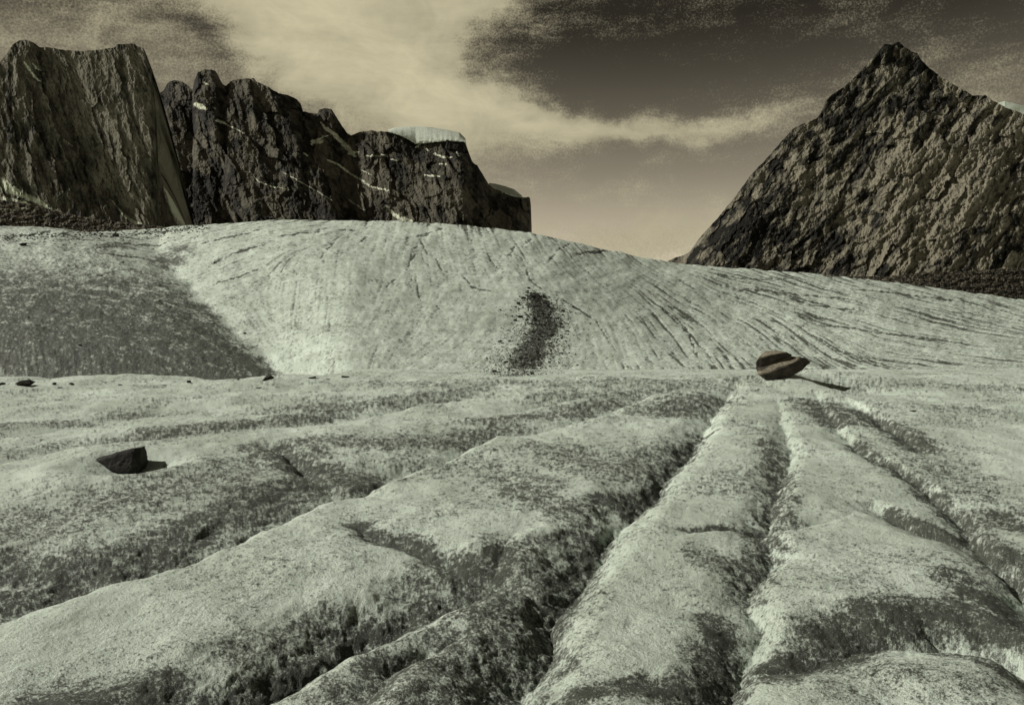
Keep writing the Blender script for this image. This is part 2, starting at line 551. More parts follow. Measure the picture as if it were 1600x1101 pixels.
def lic(seed, blur, n):
    r = np.random.default_rng(seed)
    src = r.standard_normal(gp.shape)
    for _ in range(blur):
        src = (src + np.roll(src, 1, 0) + np.roll(src, -1, 0) + np.roll(src, 1, 1) + np.roll(src, -1, 1)) / 5
    nr_, nc_ = src.shape
    out = src.copy()
    for sg in (1, -1):
        jj, ii = np.meshgrid(np.arange(nc_, dtype=float), np.arange(nr_, dtype=float))
        psx = stepc * 0; pc, pr = stepc, stepr
        for k in range(n):
            ii = np.clip(ii + sg * pr, 0, nr_ - 1); jj = np.clip(jj + sg * pc, 0, nc_ - 1)
            i_, j_ = np.rint(ii).astype(int), np.rint(jj).astype(int)
            c2, r2 = stepc[i_, j_], stepr[i_, j_]
            s2 = np.sign(c2 * pc + r2 * pr); s2[s2 == 0] = 1
            pc, pr = c2 * s2, r2 * s2
            out += src[i_, j_]
    return out / out.std()


st1 = lic(1, 1, 26)
st2 = lic(2, 5, 60)
reg = 0.14 + 1.05 * sstep(900, 1120, gp) * sstep(405, 440, gr) + 0.18 * np.exp(-((gp - 520) / 60) ** 2 - ((gr - 500) / 70) ** 2) + 0.3 * sstep(330, 150, gp) + 0.25 * sstep(430, 370, gr)
patchy = np.clip(0.5 + 0.9 * fbm(gp / 110, gr / 50, 3, 71), 0, 1.3)
streak = np.clip(st1 * 0.75 + st2 * 0.6 - 0.62 + 0.35 * (reg * patchy), 0, 1.6) * (.10 + reg) * (0.25 + 0.85 * patchy)

CRACKS = [[(316, 389), (360, 381), (412, 366)], [(322, 422), (369, 406), (415, 394)], [(331, 450), (365, 443), (403, 430)],
          [(137, 430), (200, 417), (256, 408)], [(147, 420), (170, 402), (194, 390), (260, 380)], [(150, 417), (185, 402), (240, 388)], [(434, 381), (470, 374), (500, 370)],
          [(637, 424), (640, 408), (647, 398), (652, 380)], [(653, 367), (660, 380), (666, 396)], [(681, 402), (686, 414), (691, 422)],
          [(637, 449), (641, 440), (644, 433)], [(650, 433), (651, 450), (656, 470)], [(680, 477), (685, 480), (689, 488)],
          [(500, 414), (517, 392), (523, 380)], [(723, 430), (737, 449), (769, 458)], [(762, 394), (768, 408), (778, 420)],
          [(794, 399), (806, 383)], [(816, 386), (834, 370)], [(853, 414), (869, 392), (894, 380)], [(816, 402), (828, 440), (847, 455)],
          [(822, 455), (831, 471)], [(603, 452), (622, 433)], [(490, 372), (502, 361), (520, 358)], [(650, 372), (690, 358), (672, 352)],
          [(530, 362), (560, 360)], [(560, 385), (574, 372)], [(900, 395), (950, 391)], [(0, 400), (60, 388), (120, 372)], [(10, 425), (60, 405), (110, 390)],
          [(20, 372), (90, 371), (160, 366)], [(60, 393), (130, 388), (240, 372)], [(180, 372), (260, 362), (330, 355)], [(95, 405), (118, 385)],
          [(880, 470), (930, 500), (960, 545)], [(1020, 470), (1075, 520), (1090, 560)], [(1000, 455), (1060, 500), (1110, 560)],
          [(1120, 430), (1160, 437), (1240, 436)], [(1150, 450), (1230, 460), (1330, 470)], [(1200, 456), (1270, 478), (1350, 488)], [(1180, 450), (1260, 470), (1340, 492)],
          [(1240, 520), (1300, 560), (1370, 582)], [(1270, 525), (1340, 563), (1420, 583)], [(1215, 525), (1260, 560), (1300, 580)], [(1330, 455), (1420, 462), (1540, 476)],
          [(1270, 505), (1380, 522), (1520, 540)], [(1300, 545), (1400, 575), (1500, 588)]]
crk = np.zeros(gp.shape)
jit = 6 * fbm(gp / 11, gr / 9, 4, 77, .65)
for c in CRACKS:
    p = np.array(c)
    d, s = seg_dist(gp + jit, gr + jit * .6, c)
    wid = 1.9 * (0.12 + np.clip(fbm(gp / 12, gr / 9, 3, 79, .65) * 1.5 + .42, 0, 1.3)) * np.sin(np.pi * np.clip(s * .9 + .05, 0, 1)) ** .5
    crk = np.maximum(crk, np.clip(1.45 - np.abs(d) / wid, 0, 1))
dirt_shade = np.zeros((NR, NC))
nick = np.clip(st1 - 1.75 + .9 * fbm(gp / 60, gr / 20, 3, 80), 0, 1.2) * sstep(480, 385, gr) * sstep(250, 420, gp)
# the grit-covered slope left of the fold
dl_s = dl[sl_r]
gritty = sstep(16, -34, dl_s + 34 * fbm(gp / 26, gr / 14, 5, 83, .65)) * sstep(385, 520, gr + 0.10 * gp)
gm = np.clip(0.55 + 0.75 * fbm(gp / 30, gr / 10, 4, 87) + .55 * fbm(gp / 7, gr / 3.4, 3, 88, .7) + .10 * st1, 0, 1)
blotch = 1.15 * np.exp(-((gp - 268) / 46) ** 2 - ((gr - 405 + (gp - 268) * .25) / 20) ** 2) * np.clip(.75 + fbm(gp / 20, gr / 9, 3, 91), 0, 1) + .8 * np.exp(-((gp - 178) / 45) ** 2 - ((gr - 403 + (gp - 178) * .33) / 7) ** 2)
sparse = sstep(330, 120, gp) * np.clip(0.25 + 0.9 * fbm(gp / 30, gr / 10, 4, 93), 0, .6)
margin = sstep(interp(gp, [(-400, 400), (0, 378), (150, 368), (300, 352), (420, 340)]), interp(gp, [(-400, 380), (0, 362), (150, 358), (300, 345), (420, 330)]), gr) * np.clip(.55 + fbm(gp / 14, gr / 5, 3, 95), 0, 1)
deb_c = interp(gr, [(440, 829), (462, 836), (480, 846), (505, 853), (530, 842), (555, 829), (585, 806)])
deb_w = interp(gr, [(452, 3), (464, 9), (480, 26), (505, 27), (530, 30), (555, 38), (580, 34), (590, 20)])
debris = sstep(1.15, .3, np.abs(gp - deb_c) / deb_w + .7 * fbm(gp / 10, gr / 8, 3, 97)) * sstep(448, 470, gr)
D = np.maximum.reduce([np.clip(streak * 1.6 - .12, 0, 1), crk * 1.7, nick * 1.5, gritty * (0.24 + .86 * gm + .24 * sstep(440, 570, gr - .12 * (gp - 150))), blotch * .9, sparse, margin * .8, debris * (.95 + .5 * fbm(gp / 5, gr / 4, 2, 99))])
haze_n = np.clip(.14 + .10 * reg + .22 * fbm(gp / 60, gr / 24, 4, 101) + .10 * st1 + .14 * fbm(gp / 5, gr / 3, 2, 102), 0, .5)
dirt_shade[sl_r] = np.clip(np.maximum(D, haze_n), 0, 1)
# near ice: grit patches, with the furrows' shade painted into them
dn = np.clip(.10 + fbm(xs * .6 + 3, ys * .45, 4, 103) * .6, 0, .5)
# (traced line of the dark stroke, half width in metres, amount)
SHADE_GRITS = [([(20, 870), (140, 870), (260, 835), (370, 790), (470, 750)], .7, .75), ([(0, 825), (200, 785), (350, 740), (450, 712)], 1.2, .52), ([(-100, 900), (60, 905), (140, 880)], .5, .7),
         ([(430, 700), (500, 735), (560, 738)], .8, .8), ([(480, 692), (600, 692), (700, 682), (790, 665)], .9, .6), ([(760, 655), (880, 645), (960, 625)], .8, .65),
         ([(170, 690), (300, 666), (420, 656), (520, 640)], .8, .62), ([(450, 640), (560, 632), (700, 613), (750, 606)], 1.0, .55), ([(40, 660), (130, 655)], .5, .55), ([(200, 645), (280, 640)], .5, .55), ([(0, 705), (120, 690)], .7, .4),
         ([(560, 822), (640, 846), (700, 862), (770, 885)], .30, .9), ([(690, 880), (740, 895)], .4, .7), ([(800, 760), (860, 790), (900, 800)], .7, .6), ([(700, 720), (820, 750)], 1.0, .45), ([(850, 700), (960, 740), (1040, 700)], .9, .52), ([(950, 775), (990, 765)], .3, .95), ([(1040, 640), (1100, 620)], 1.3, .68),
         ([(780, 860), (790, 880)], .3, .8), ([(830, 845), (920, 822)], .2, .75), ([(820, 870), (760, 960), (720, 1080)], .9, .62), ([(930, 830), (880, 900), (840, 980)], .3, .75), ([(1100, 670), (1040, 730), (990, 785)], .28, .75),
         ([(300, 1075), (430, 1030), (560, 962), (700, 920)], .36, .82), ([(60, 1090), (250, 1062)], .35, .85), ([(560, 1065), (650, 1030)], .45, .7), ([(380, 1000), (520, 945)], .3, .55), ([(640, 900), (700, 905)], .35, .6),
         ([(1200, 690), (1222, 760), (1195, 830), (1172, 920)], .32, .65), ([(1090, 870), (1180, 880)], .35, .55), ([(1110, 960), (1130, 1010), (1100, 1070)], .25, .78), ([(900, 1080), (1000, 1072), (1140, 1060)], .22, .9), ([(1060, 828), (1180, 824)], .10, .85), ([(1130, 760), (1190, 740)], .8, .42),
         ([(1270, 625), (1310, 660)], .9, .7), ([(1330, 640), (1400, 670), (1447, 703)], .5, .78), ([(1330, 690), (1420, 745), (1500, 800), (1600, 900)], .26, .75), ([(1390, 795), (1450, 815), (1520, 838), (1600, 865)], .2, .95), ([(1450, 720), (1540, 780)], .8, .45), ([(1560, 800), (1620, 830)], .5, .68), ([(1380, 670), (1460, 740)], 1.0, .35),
         ([(1200, 1028), (1300, 1000), (1400, 958), (1500, 950), (1600, 985)], .36, .9), ([(1480, 900), (1600, 960)], .32, .68), ([(1400, 1060), (1600, 1080)], .4, .42), ([(1250, 1050), (1330, 1080)], .3, .35), ([(1540, 930), (1640, 1000)], .3, .9), ([(1520, 1010), (1620, 1060)], .35, .6),  # the hollow's deep shadow, painted as dark ice
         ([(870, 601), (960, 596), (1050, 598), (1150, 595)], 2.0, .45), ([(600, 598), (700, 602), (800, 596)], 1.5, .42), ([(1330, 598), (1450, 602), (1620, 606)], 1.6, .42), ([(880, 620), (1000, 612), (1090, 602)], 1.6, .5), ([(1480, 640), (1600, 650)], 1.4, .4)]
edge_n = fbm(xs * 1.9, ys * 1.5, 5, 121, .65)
for pts, wd, am in SHADE_GRITS:
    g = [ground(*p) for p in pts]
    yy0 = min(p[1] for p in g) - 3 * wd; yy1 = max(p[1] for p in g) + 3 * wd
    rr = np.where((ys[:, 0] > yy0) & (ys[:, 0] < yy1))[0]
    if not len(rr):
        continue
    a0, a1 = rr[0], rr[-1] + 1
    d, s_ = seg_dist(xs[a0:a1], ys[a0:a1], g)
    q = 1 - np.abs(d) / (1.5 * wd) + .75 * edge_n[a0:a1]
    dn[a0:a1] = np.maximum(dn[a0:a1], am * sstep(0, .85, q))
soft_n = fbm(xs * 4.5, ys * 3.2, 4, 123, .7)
dirt_shade[:nrN] = np.clip(dn * (1 + .55 * soft_n) + .10 * soft_n + .04, 0, 1)
zs[sl_r] += YY[sl_r] * (-0.0005 * np.clip(streak, 0, 1.3) - 0.0007 * crk - (.00010 * st1 + .00013 * st2) * (1 - .7 * gritty) * (.5 + .5 * sstep(850, 1000, gp)) + 0.0004 * fbm(gp / 8, gr / 5, 4, 109, .65) * (1 + 2.6 * gritty + 3 * debris) + .0022 * fbm(gp / 34, gr / 20, 3, 111))

gr_n = np.random.default_rng(5).standard_normal((NR, NC))
gr_n = (gr_n + np.roll(gr_n, 1, 1) * .7 + np.roll(gr_n, 1, 0) * .7) / 1.4
dirt_shade = np.clip(dirt_shade + .17 * gr_n + .085, 0, 1)
ZZ = zs
yb0 = y_near[-1] - 3 + (3.2 * fbm(colpx / 160, colpx * 0, 3, 115) - 2.5 * sstep(560, 700, colpx) * sstep(1300, 1150, colpx))[None]
kb = np.clip((ys - yb0) / (Y1 - yb0), 0, 1)
e1 = e_foot[None] * Y1
bl = sstep(0.42, 1.0, kb)
brow_n = 0.14 * fbm(xs / 2.3, ys / 7, 4, 113) * sstep(16, 26, ys)
ZZ[:nrN] = (zn + brow_n) * (1 - bl) + e1 * bl
ZZ = np.maximum(ZZ, -14 - tb * 3)
glacier = grid_mesh('glacier', XX, YY, ZZ, {'dirt_shade': dirt_shade}, M_ICE)
tag(glacier, 'pale furrowed glacier ice rising from rounded swells to a streaked dome', 'glacier', kind='structure')
PROJ = HOR - F * ZZ / YY


def hit(px, row):
    """first point of the ice seen at a photo pixel"""
    j = int(np.clip(round((px + 330) / 1.75), 0, NC - 1))
    col = PROJ[:, j]
    k = np.where(col <= row)[0]
    i = k[0] if len(k) else NR - 1
    y = YY[i, j]
    return Vector(((px - 800) / F * y, y, ZZ[i, j])), y / F


# low ground under and around everything
gx_ = np.linspace(-9000, 9000, 60)
GX, GY = np.meshgrid(gx_, np.linspace(-6000, 12000, 60))
GZ = np.full(GX.shape, -17.0) - 3 * fbm(GX / 900, GY / 900, 3, 5)
far = grid_mesh('ground', GX, GY, GZ, {'dirt_shade': np.zeros(GX.shape)}, M_ICE)
tag(far, 'level valley ice below and beyond the glacier dome', 'ground', kind='structure')

# ------------------------------------------------------------------ mountains
M_WALL = mat_rock('granite_wall', (0.026, 0.026, 0.021), (0.17, 0.16, 0.122), 0.035, streak=(1.0, 1.0, 0.16), rot=(0, math.radians(-22), 0))
M_RIDGE = mat_rock('dark_cliff_rock', (0.014, 0.014, 0.0115), (0.125, 0.116, 0.088), 0.024, streak=(1.0, 1.0, 0.4), rot=(0, math.radians(-25), 0))
M_PYR = mat_rock('broken_peak_rock', (0.013, 0.013, 0.011), (0.215, 0.20, 0.152), 0.042, streak=(1.0, 1.0, 0.45), rot=(0, math.radians(35), 0), bumpd=5)
M_TALUS = mat_rock('talus_rubble', (0.03, 0.029, 0.024), (0.22, 0.19, 0.14), 0.25, streak=(1, 1, 1.6), bumpd=1.0)


def mountain(name, sky, base, Y0, depth, mat, label, step=1.3, nv=230, ragged=1.6, snow=None, pale=None, seed=200, thick=0.22):
    """a massif: front face from valley floor to skyline, then a reverse slope down behind"""
    x0, x1 = sky[0][0], sky[-1][0]
    p = np.arange(x0, x1 + .01, step)
    s = interp(p, sky)
    inner = sstep(0, 6, np.minimum(p - x0, x1 - p))
    s = s + ragged * inner * (fbm(p / 9, p * 0, 3, seed, .6) * 1.5 + np.abs(fbm(p / 28, p * 0 + 4, 2, seed + 3)) * 1.5)
    v = np.concatenate([np.linspace(0, 1, nv)])
    b = np.full_like(p, base) if np.isscalar(base) else interp(p, base)
    P = np.broadcast_to(p, (nv, len(p)))
    R = b[None] + (s - b)[None] * v[:, None]
    dm = depth(P, R, v[:, None] + 0 * P, s[None] + 0 * P)
    Yf = Y0 * (1 + dm)
    # reverse slope
    nb = 24
    w = np.linspace(1 / nb, 1, nb)[:, None]
    Yb = Yf[-1:] * (1 + thick * w)
    ztop = (HOR - R[-1:]) / F * Yf[-1:]
    zb = ztop * (1 - w ** 1.2) + (-40) * w ** 1.2
    Xf = (P - 800) / F * Yf; Zf = (HOR - R) / F * Yf
    Xb = np.repeat(Xf[-1:], nb, 0); Zb = zb + 0 * Xb
    X = np.vstack([Xf, Xb]); Y = np.vstack([Yf, Yb + 0 * Xb]); Z = np.vstack([Zf, Zb])
    A = {}
    for k, fn in (('snow', snow), ('pale', pale)):
        a = np.zeros(P.shape) if fn is None else fn(P, R)
        A[k] = np.vstack([a, np.repeat(a[-1:], nb, 0)])
    o = grid_mesh(name, X, Y, Z, A, mat, smooth=False)
    return tag(o, label, 'mountain', kind='structure')


def ribs(P, R, ang, lam, ratio, seed, octs=5, warp=.5):
    """ridged relief whose ribs run along a direction (degrees down from horizontal, image sense)"""
    a = math.radians(ang)
    s = P * math.cos(a) + R * math.sin(a)
    n = -P * math.sin(a) + R * math.cos(a)
    n = n + warp * lam * fbm(P / (lam * 1.5), R / (lam * 1.5), 3, seed + 50)
    return fbm(n / lam, s / (lam * ratio), octs, seed, .52, ridged=True)


def facets(P, R, ang, size, aspect, seed):
    """angular slabs: every cell is a flat facet with its own tilt; returns (relief, per-slab tone)"""
    a = math.radians(ang)
    jx = .35 * size * fbm(P / size, R / size, 3, seed + 60); jy = .35 * size * fbm(P / size + 9, R / size, 3, seed + 61)
    s = ((P + jx) * math.cos(a) + (R + jy) * math.sin(a)) / (size * aspect)
    n = (-(P + jx) * math.sin(a) + (R + jy) * math.cos(a)) / size
    i0 = np.floor(s).astype(np.int64); j0 = np.floor(n).astype(np.int64)
    best = np.full(P.shape, 1e9); rel = np.zeros(P.shape); tone = np.zeros(P.shape)
    for di in (-1, 0, 1):
        for dj in (-1, 0, 1):
            ii = i0 + di; jj = j0 + dj
            h = _perm[(_perm[(ii + seed * 7) & 4095] + jj) & 4095]
            h2 = _perm[(h + 1717) & 4095]; h3 = _perm[(h + 911) & 4095]
            cx_ = ii + .1 + .8 * h / 4096; cy_ = jj + .1 + .8 * h2 / 4096
            dx_ = s - cx_; dy_ = n - cy_
            d = dx_ ** 2 + dy_ ** 2
            m = d < best
            best = np.where(m, d, best)
            rel = np.where(m, _gx[h] * dx_ * .75 + _gy[h3] * dy_ * 1.5 + .35 * (h2 / 4096 - .5), rel)
            tone = np.where(m, h3 / 4096 * 2 - 1, tone)
    return rel, tone


def slabs(P, R, ang, sizes, aspect, seed):
    rel = 0; tone = 0
    for k, z in enumerate(sizes):
        a, b = facets(P, R, ang + 9 * (k % 2), z, aspect, seed + 13 * k)
        rel = rel + a * z; tone = tone + b * (1, .8, .6, .5)[k]
    return rel, tone


def strokes(P, R, lines):
    m = np.zeros(P.shape)
    jx = 3 * fbm(P / 8, R / 8, 2, 301)
    for pts, w in lines:
        d, s = seg_dist(P + jx, R + jx, pts)
        ww = np.interp(s, np.linspace(0, 1, len(w)), w)
        m = np.maximum(m, np.clip(1.15 - np.abs(d) / (ww + .01) * .65, 0, 1))
    return m


# --- the sheer wall on the left
SK1 = [(-260, 330), (-160, 240), (-70, 150), (-10, 104), (5, 92), (20, 70), (30, 63), (40, 62), (52, 66), (62, 74), (75, 74), (100, 78), (130, 80), (160, 77), (178, 74), (184, 69), (212, 68), (214, 72), (225, 76), (231, 92), (236, 106), (238, 122), (240, 140), (243, 165), (246, 210), (247, 250), (256, 290), (266, 320), (275, 345), (284, 372)]


def dep1(P, R, v, s):
    fold = interp(R, [(60, 58), (76, 66), (148, 99), (217, 122), (292, 165), (351, 214), (420, 260)])
    d = P - fold + 5 * fbm(P / 30, R / 30, 3, 211)
    face = np.where(d < 0, -0.00022 * np.clip(-d, 0, 70), -0.00030 * np.clip(d, 0, 150))
    edge = 0.12 * sstep(-9, 4, P + 4 * fbm(P / 9, R / 14, 4, 213) - interp(R, [(60, 226), (110, 240), (165, 246), (250, 250), (285, 262), (300, 276), (345, 300)])) ** 2
    r = .0042 * ribs(P, R, 68, 20, 5, 221) * sstep(-4, 10, d) + .0022 * ribs(P, R, 66, 7, 6, 223, 4, .3) * sstep(-4, 10, d) + .012 * ribs(P, R, 86, 34, 2.5, 227) * sstep(8, -8, d)
    fine = .0028 * fbm(P / 6, R / 12, 4, 229, .65)
    gash = .006 * np.exp(-(seg_dist(P, R, [(190, 95), (196, 140), (212, 185), (222, 230), (240, 300)])[0] / 5) ** 2)
    r = r + .00026 * slabs(P, R, 70, (20, 9, 4.5), 3.2, 601)[0]
    edge = edge - .0018 * np.clip(P - 252, 0, 45) * sstep(278, 315, R)
    return face + edge - r - fine + gash + .10 * v - .035 * sstep(.30, 0, v)


mountain('mountain', SK1, 420, 1500, dep1, M_WALL, 'flat-topped sheer rock wall with a tilted face painted pale as sunlit at the left edge', seed=205, ragged=.9,
         snow=lambda P, R: strokes(P, R, [([(37, 96), (50, 115), (60, 126), (70, 130)], [1, 2.2, 1.6, .5]), ([(50, 98), (58, 108), (66, 111)], [.5, 1.2, .4]),
                                         ([(-40, 268), (0, 286), (18, 297), (38, 306), (66, 318), (80, 330)], [9, 9, 8, 5, 4, 2]), ([(5, 310), (40, 318), (62, 327)], [3, 3, 1]), ([(172, 310), (190, 332), (205, 345), (222, 352)], [.4, 1, 2.2, 3]),
                                         ([(256, 292), (263, 312), (276, 336), (290, 358)], [1, 3.5, 4.5, 7]), ([(100, 219), (114, 229)], [.6, .6])]),
         pale=lambda P, R: np.clip(sstep(-10, 14, P - interp(R, [(60, 58), (76, 66), (148, 99), (217, 122), (292, 165), (351, 214), (420, 260)])) * (.45 + .7 * fbm(P / 40, R / 60, 3, 231)), 0, 1) + .5 * sstep(20, 0, P) + .55 * ribs(P, R, 68, 9, 9, 233, 4, .4) + .30 * slabs(P, R, 70, (22, 10, 5), 3.2, 601)[1])  # right face paler: sunlight on it painted into the rock tone

# --- the dark ridge with towers
SK2 = [(225, 250), (236, 170), (243, 152), (256, 140), (262, 130), (272, 125), (284, 127), (294, 133), (301, 141), (303, 128), (309, 113), (320, 108), (336, 110), (342, 120), (348, 132), (353, 134),
       (362, 126), (378, 123), (396, 122), (402, 128), (414, 133), (426, 140), (440, 146), (456, 150), (464, 154), (470, 162), (473, 174), (485, 176), (496, 178), (498, 172), (508, 169), (518, 170), (524, 180), (534, 196), (543, 208), (549, 212),
       (556, 208), (566, 205), (580, 204), (606, 206), (626, 211), (636, 216), (646, 222), (664, 221), (690, 219), (712, 217), (724, 218), (729, 228), (733, 240), (738, 252), (746, 258), (754, 272), (764, 288), (776, 296), (790, 301), (806, 306), (818, 308), (828, 308), (829.5, 320), (830, 345), (832, 372)]


def dep2(P, R, v, s):
    r = .011 * ribs(P, R, 58, 44, 2.2, 241, 6) + .0045 * ribs(P, R, 80, 20, 3, 251, 4) + .0042 * ribs(P, R, 12, 26, 3, 261, 4)
    butt = [(243, .02), (300, .028), (330, -.005), (400, -.012), (452, -.028), (474, -.012), (486, .0), (505, .004), (560, -.006), (640, -.028), (690, -.036), (735, .0), (790, .03), (832, .05)]
    # each buttress leans down to the right
    q = P - (R - 200) * .52
    b = interp(q, [(x - 0, y) for x, y in butt])
    slab = -.012 * np.exp(-((P - 690) / 36) ** 2 - ((R - 298) / 26) ** 2)
    r = r + .00034 * slabs(P, R, 62, (34, 15, 7), 1.8, 621)[0]
    return b - r - .0042 * fbm(P / 7, R / 7, 5, 271, .65) + .30 * v ** 1.15 + slab + .05 * sstep(806, 832, P)


ridge_mt = mountain('mountain', SK2, 420, 2200, dep2, M_RIDGE, 'long dark rock ridge with knobbly towers and thin snow gullies', seed=215, ragged=1.5, nv=260,
         snow=lambda P, R: strokes(P, R, [([(500, 190), (508, 200), (520, 208), (534, 222), (546, 234), (553, 243)], [1, 2.5, 3, 3.5, 4, 2]), ([(490, 222), (502, 221)], [3, 3]), ([(486, 225), (500, 216), (512, 212)], [1, 1.5, 1]), ([(545, 240), (560, 238)], [2, 1]),
                                         ([(512, 250), (530, 258), (548, 272), (566, 282), (580, 292), (606, 297)], [1.2, 1.6, 1.4, 1.5, 1.5, 2]), ([(565, 266), (580, 273)], [.8, .8]), ([(574, 244), (604, 243)], [1.2, 2]), ([(612, 250), (622, 252)], [1.2, .8]),
                                         ([(304, 163), (316, 168), (324, 171)], [2.5, 4, 1.5]), ([(338, 188), (350, 192)], [1.8, 2.2]), ([(416, 186), (420, 188)], [1.5, 1]), ([(318, 129), (326, 131)], [1, 1.2]), ([(350, 193), (366, 200), (380, 208)], [1, 1.2, .6]),
                                         ([(678, 240), (692, 245), (706, 246)], [1.2, 1.6, 1.2]), ([(664, 231), (671, 237)], [1.4, 1]), ([(664, 274), (676, 274), (687, 276)], [1, 1.3, 1.2]), ([(650, 230), (660, 222), (676, 222), (694, 219)], [2, 1.6, 1, 1]), ([(686, 256), (698, 257)], [1, 1]), ([(714, 238), (716, 244)], [1.2, 1]),
                                         ([(604, 322), (616, 336), (630, 342), (642, 346)], [1, 2.5, 4, 3]), ([(545, 312), (568, 328)], [.7, 1]), ([(440, 268), (466, 282), (500, 302), (520, 314)], [.5, .9, .7, .6]), ([(476, 240), (480, 243)], [1, 1]), ([(390, 268), (404, 284), (420, 290), (450, 296)], [.5, .8, .9, .6])]),
         pale=lambda P, R: np.clip(.75 * np.exp(-((P - (555 + (R - 270) * .7)) / 46) ** 2 - ((R - 290) / 60) ** 2) + 1.0 * np.exp(-((P - 694 - (R - 300) * .5) / 28) ** 2 - ((R - 300) / 20) ** 2) + .7 * np.exp(-((P - 440) / 26) ** 2 - ((R - 325) / 20) ** 2) + .5 * np.exp(-((P - 400) / 14) ** 2 - ((R - 140) / 30) ** 2) + .3 * np.exp(-((P - 320) / 40) ** 2 - ((R - 250) / 30) ** 2), 0, 1.2) + .42 * slabs(P, R, 62, (34, 15, 7), 1.8, 621)[1] + .35 * ribs(P, R, 60, 14, 5, 263, 4))

# --- pyramid peak on the right
SK3 = [(1030, 420), (1042, 408), (1056, 402), (1068, 399), (1078, 392), (1096, 368), (1120, 342), (1150, 305), (1172, 275), (1188, 257), (1205, 240), (1220, 222), (1240, 200), (1258, 191), (1275, 186), (1286, 172), (1289, 158),
       (1300, 148), (1318, 136), (1336, 120), (1348, 108), (1358, 96), (1372, 82), (1382, 68), (1394, 70), (1404, 65), (1412, 72), (1424, 80), (1434, 84), (1440, 94), (1452, 106), (1468, 118), (1486, 130), (1506, 140), (1520, 149), (1540, 149), (1552, 157), (1572, 168), (1590, 174), (1604, 180), (1660, 205), (1760, 260), (1900, 330), (2050, 420)]


def dep3(P, R, v, s):
    q = P + (R - 300) * .35
    body = interp(q, [(1030, -.01), (1150, .0), (1250, .012), (1330, .012), (1420, -.035), (1520, -.085), (1620, -.10), (2000, -.02)])
    r = .0105 * ribs(P, R, 122, 44, 2.2, 281, 6) + .0045 * ribs(P, R, 75, 17, 2.4, 287, 4) + .0075 * ribs(P, R, 140, 85, 2.2, 291, 4)
    sh = .03 * sstep(.2, 0, np.clip((R - s) / 150, 0, 1)) * 0
    foot = -.05 * sstep(.16, 0, v)
    r = r + .00029 * slabs(P, R, 124, (21, 10, 5), 2.4, 641)[0]
    return body - r - .0045 * fbm(P / 8, R / 8, 5, 297, .65) + .20 * v + sh + foot


mountain('mountain', SK3, [(1030, 425), (1060, 440), (1300, 462), (1500, 500), (2050, 540)], 1150, dep3, M_PYR, 'pyramid-shaped broken rock peak at the right edge', seed=225, ragged=1.3, nv=300,
         pale=lambda P, R: np.clip(1.0 * np.exp(-((P - 1480 + (R - 300) * .35) / 120) ** 2 - ((R - 300) / 90) ** 2) * (.8 + .9 * fbm(P / 40, R / 30, 4, 311)) + .3 * fbm(P / 25, R / 25, 3, 313), -.3, 1.1) - .3 * sstep(1420, 1200, P + (R - 300) * .5) + .62 * slabs(P, R, 124, (21, 10, 5), 2.4, 641)[1] + .95 * ribs(P, R, 124, 15, 5, 315, 5) - .2,
         snow=lambda P, R: strokes(P, R, [([(1392, 252), (1400, 249)], [.3, .3])]))

# far pale dome of snow behind the right shoulder
SK4 = [(1530, 185), (1550, 163), (1570, 158), (1590, 163), (1625, 172), (1700, 200), (1800, 260)]
snow_hill = mountain('snow_dome', SK4, 330, 2600, lambda P, R, v, s: .2 * v + .002 * fbm(P / 20, R / 20, 2, 321), M_ICE, 'bright snow dome peeping over the right shoulder of the pyramid peak', ragged=.3, nv=60, step=2)

# hanging snow caps that sit on the dark ridge
def cap(name, outline_top, outline_bot, Y, label):
    x0, x1 = outline_top[0][0], outline_top[-1][0]
    p = np.arange(x0, x1 + .1, 1.2)
    a = interp(p, outline_top); b = interp(p, outline_bot) + 1.2 * fbm(p / 7, p * 0, 3, 331)
    nv = 26
    v = np.linspace(0, 1, nv)[:, None]
    P = np.broadcast_to(p, (nv, len(p)))
    R = b[None] + (a - b)[None] * v
    Yd = Y * (1 + .0 + .11 * v ** 2.2 - .0016 * fbm(P / 6, R / 5, 3, 341) * (1 - v))
    nb = 8
    w = np.linspace(1 / nb, 1, nb)[:, None]
    X = np.vstack([(P - 800) / F * Yd, np.repeat((P - 800)[-1:] / F * Yd[-1:], nb, 0)])
    Z = np.vstack([(HOR - R) / F * Yd, (HOR - R[-1:]) / F * Yd[-1:] - w * 60])
    YD = np.vstack([Yd, Yd[-1:] * (1 + .12 * w)])
    o = grid_mesh(name, X, YD, Z, {'dirt_shade': np.zeros(X.shape)}, M_SNOW, parent=ridge_mt)
    o['label'] = label
    return o


def mat_snow():
    m, t, b, P = new_mat('old_snow')
    n = t.noise(P, 0.05, 6, .7)
    t.l.new(t.mix(t.maprange(n, .35, .7), (0.60, 0.66, 0.56), (0.44, 0.48, 0.40)), b.inputs['Base Color'])
    b.inputs['Roughness'].default_value = .8
    bump(t, b, n, 5, .6)
    return m


M_SNOW = mat_snow()
cap('snow_cap', [(606, 203), (616, 199.5), (640, 197.5), (668, 198), (700, 203), (718, 207), (728, 217)], [(606, 206), (626, 212), (640, 219), (650, 225), (670, 223), (700, 220), (728, 222)], 2200 * 1.245, 'thick pale snow cap on the flat summit')
cap('snow_cap', [(764, 286), (774, 287), (790, 291), (804, 296), (816, 306)], [(764, 290), (776, 298), (790, 303), (806, 308), (816, 309)], 2200 * 1.29, 'small snow cap on the low right shoulder')

# --- rubble moraine between wall and ice, and along the foot of the peak
def dep_t(P, R, v, s):
    return .07 * v - .010 * fbm(P / 12, R / 6, 5, 351, .65) - .006 * np.abs(fbm(P / 4, R / 2.5, 2, 353))


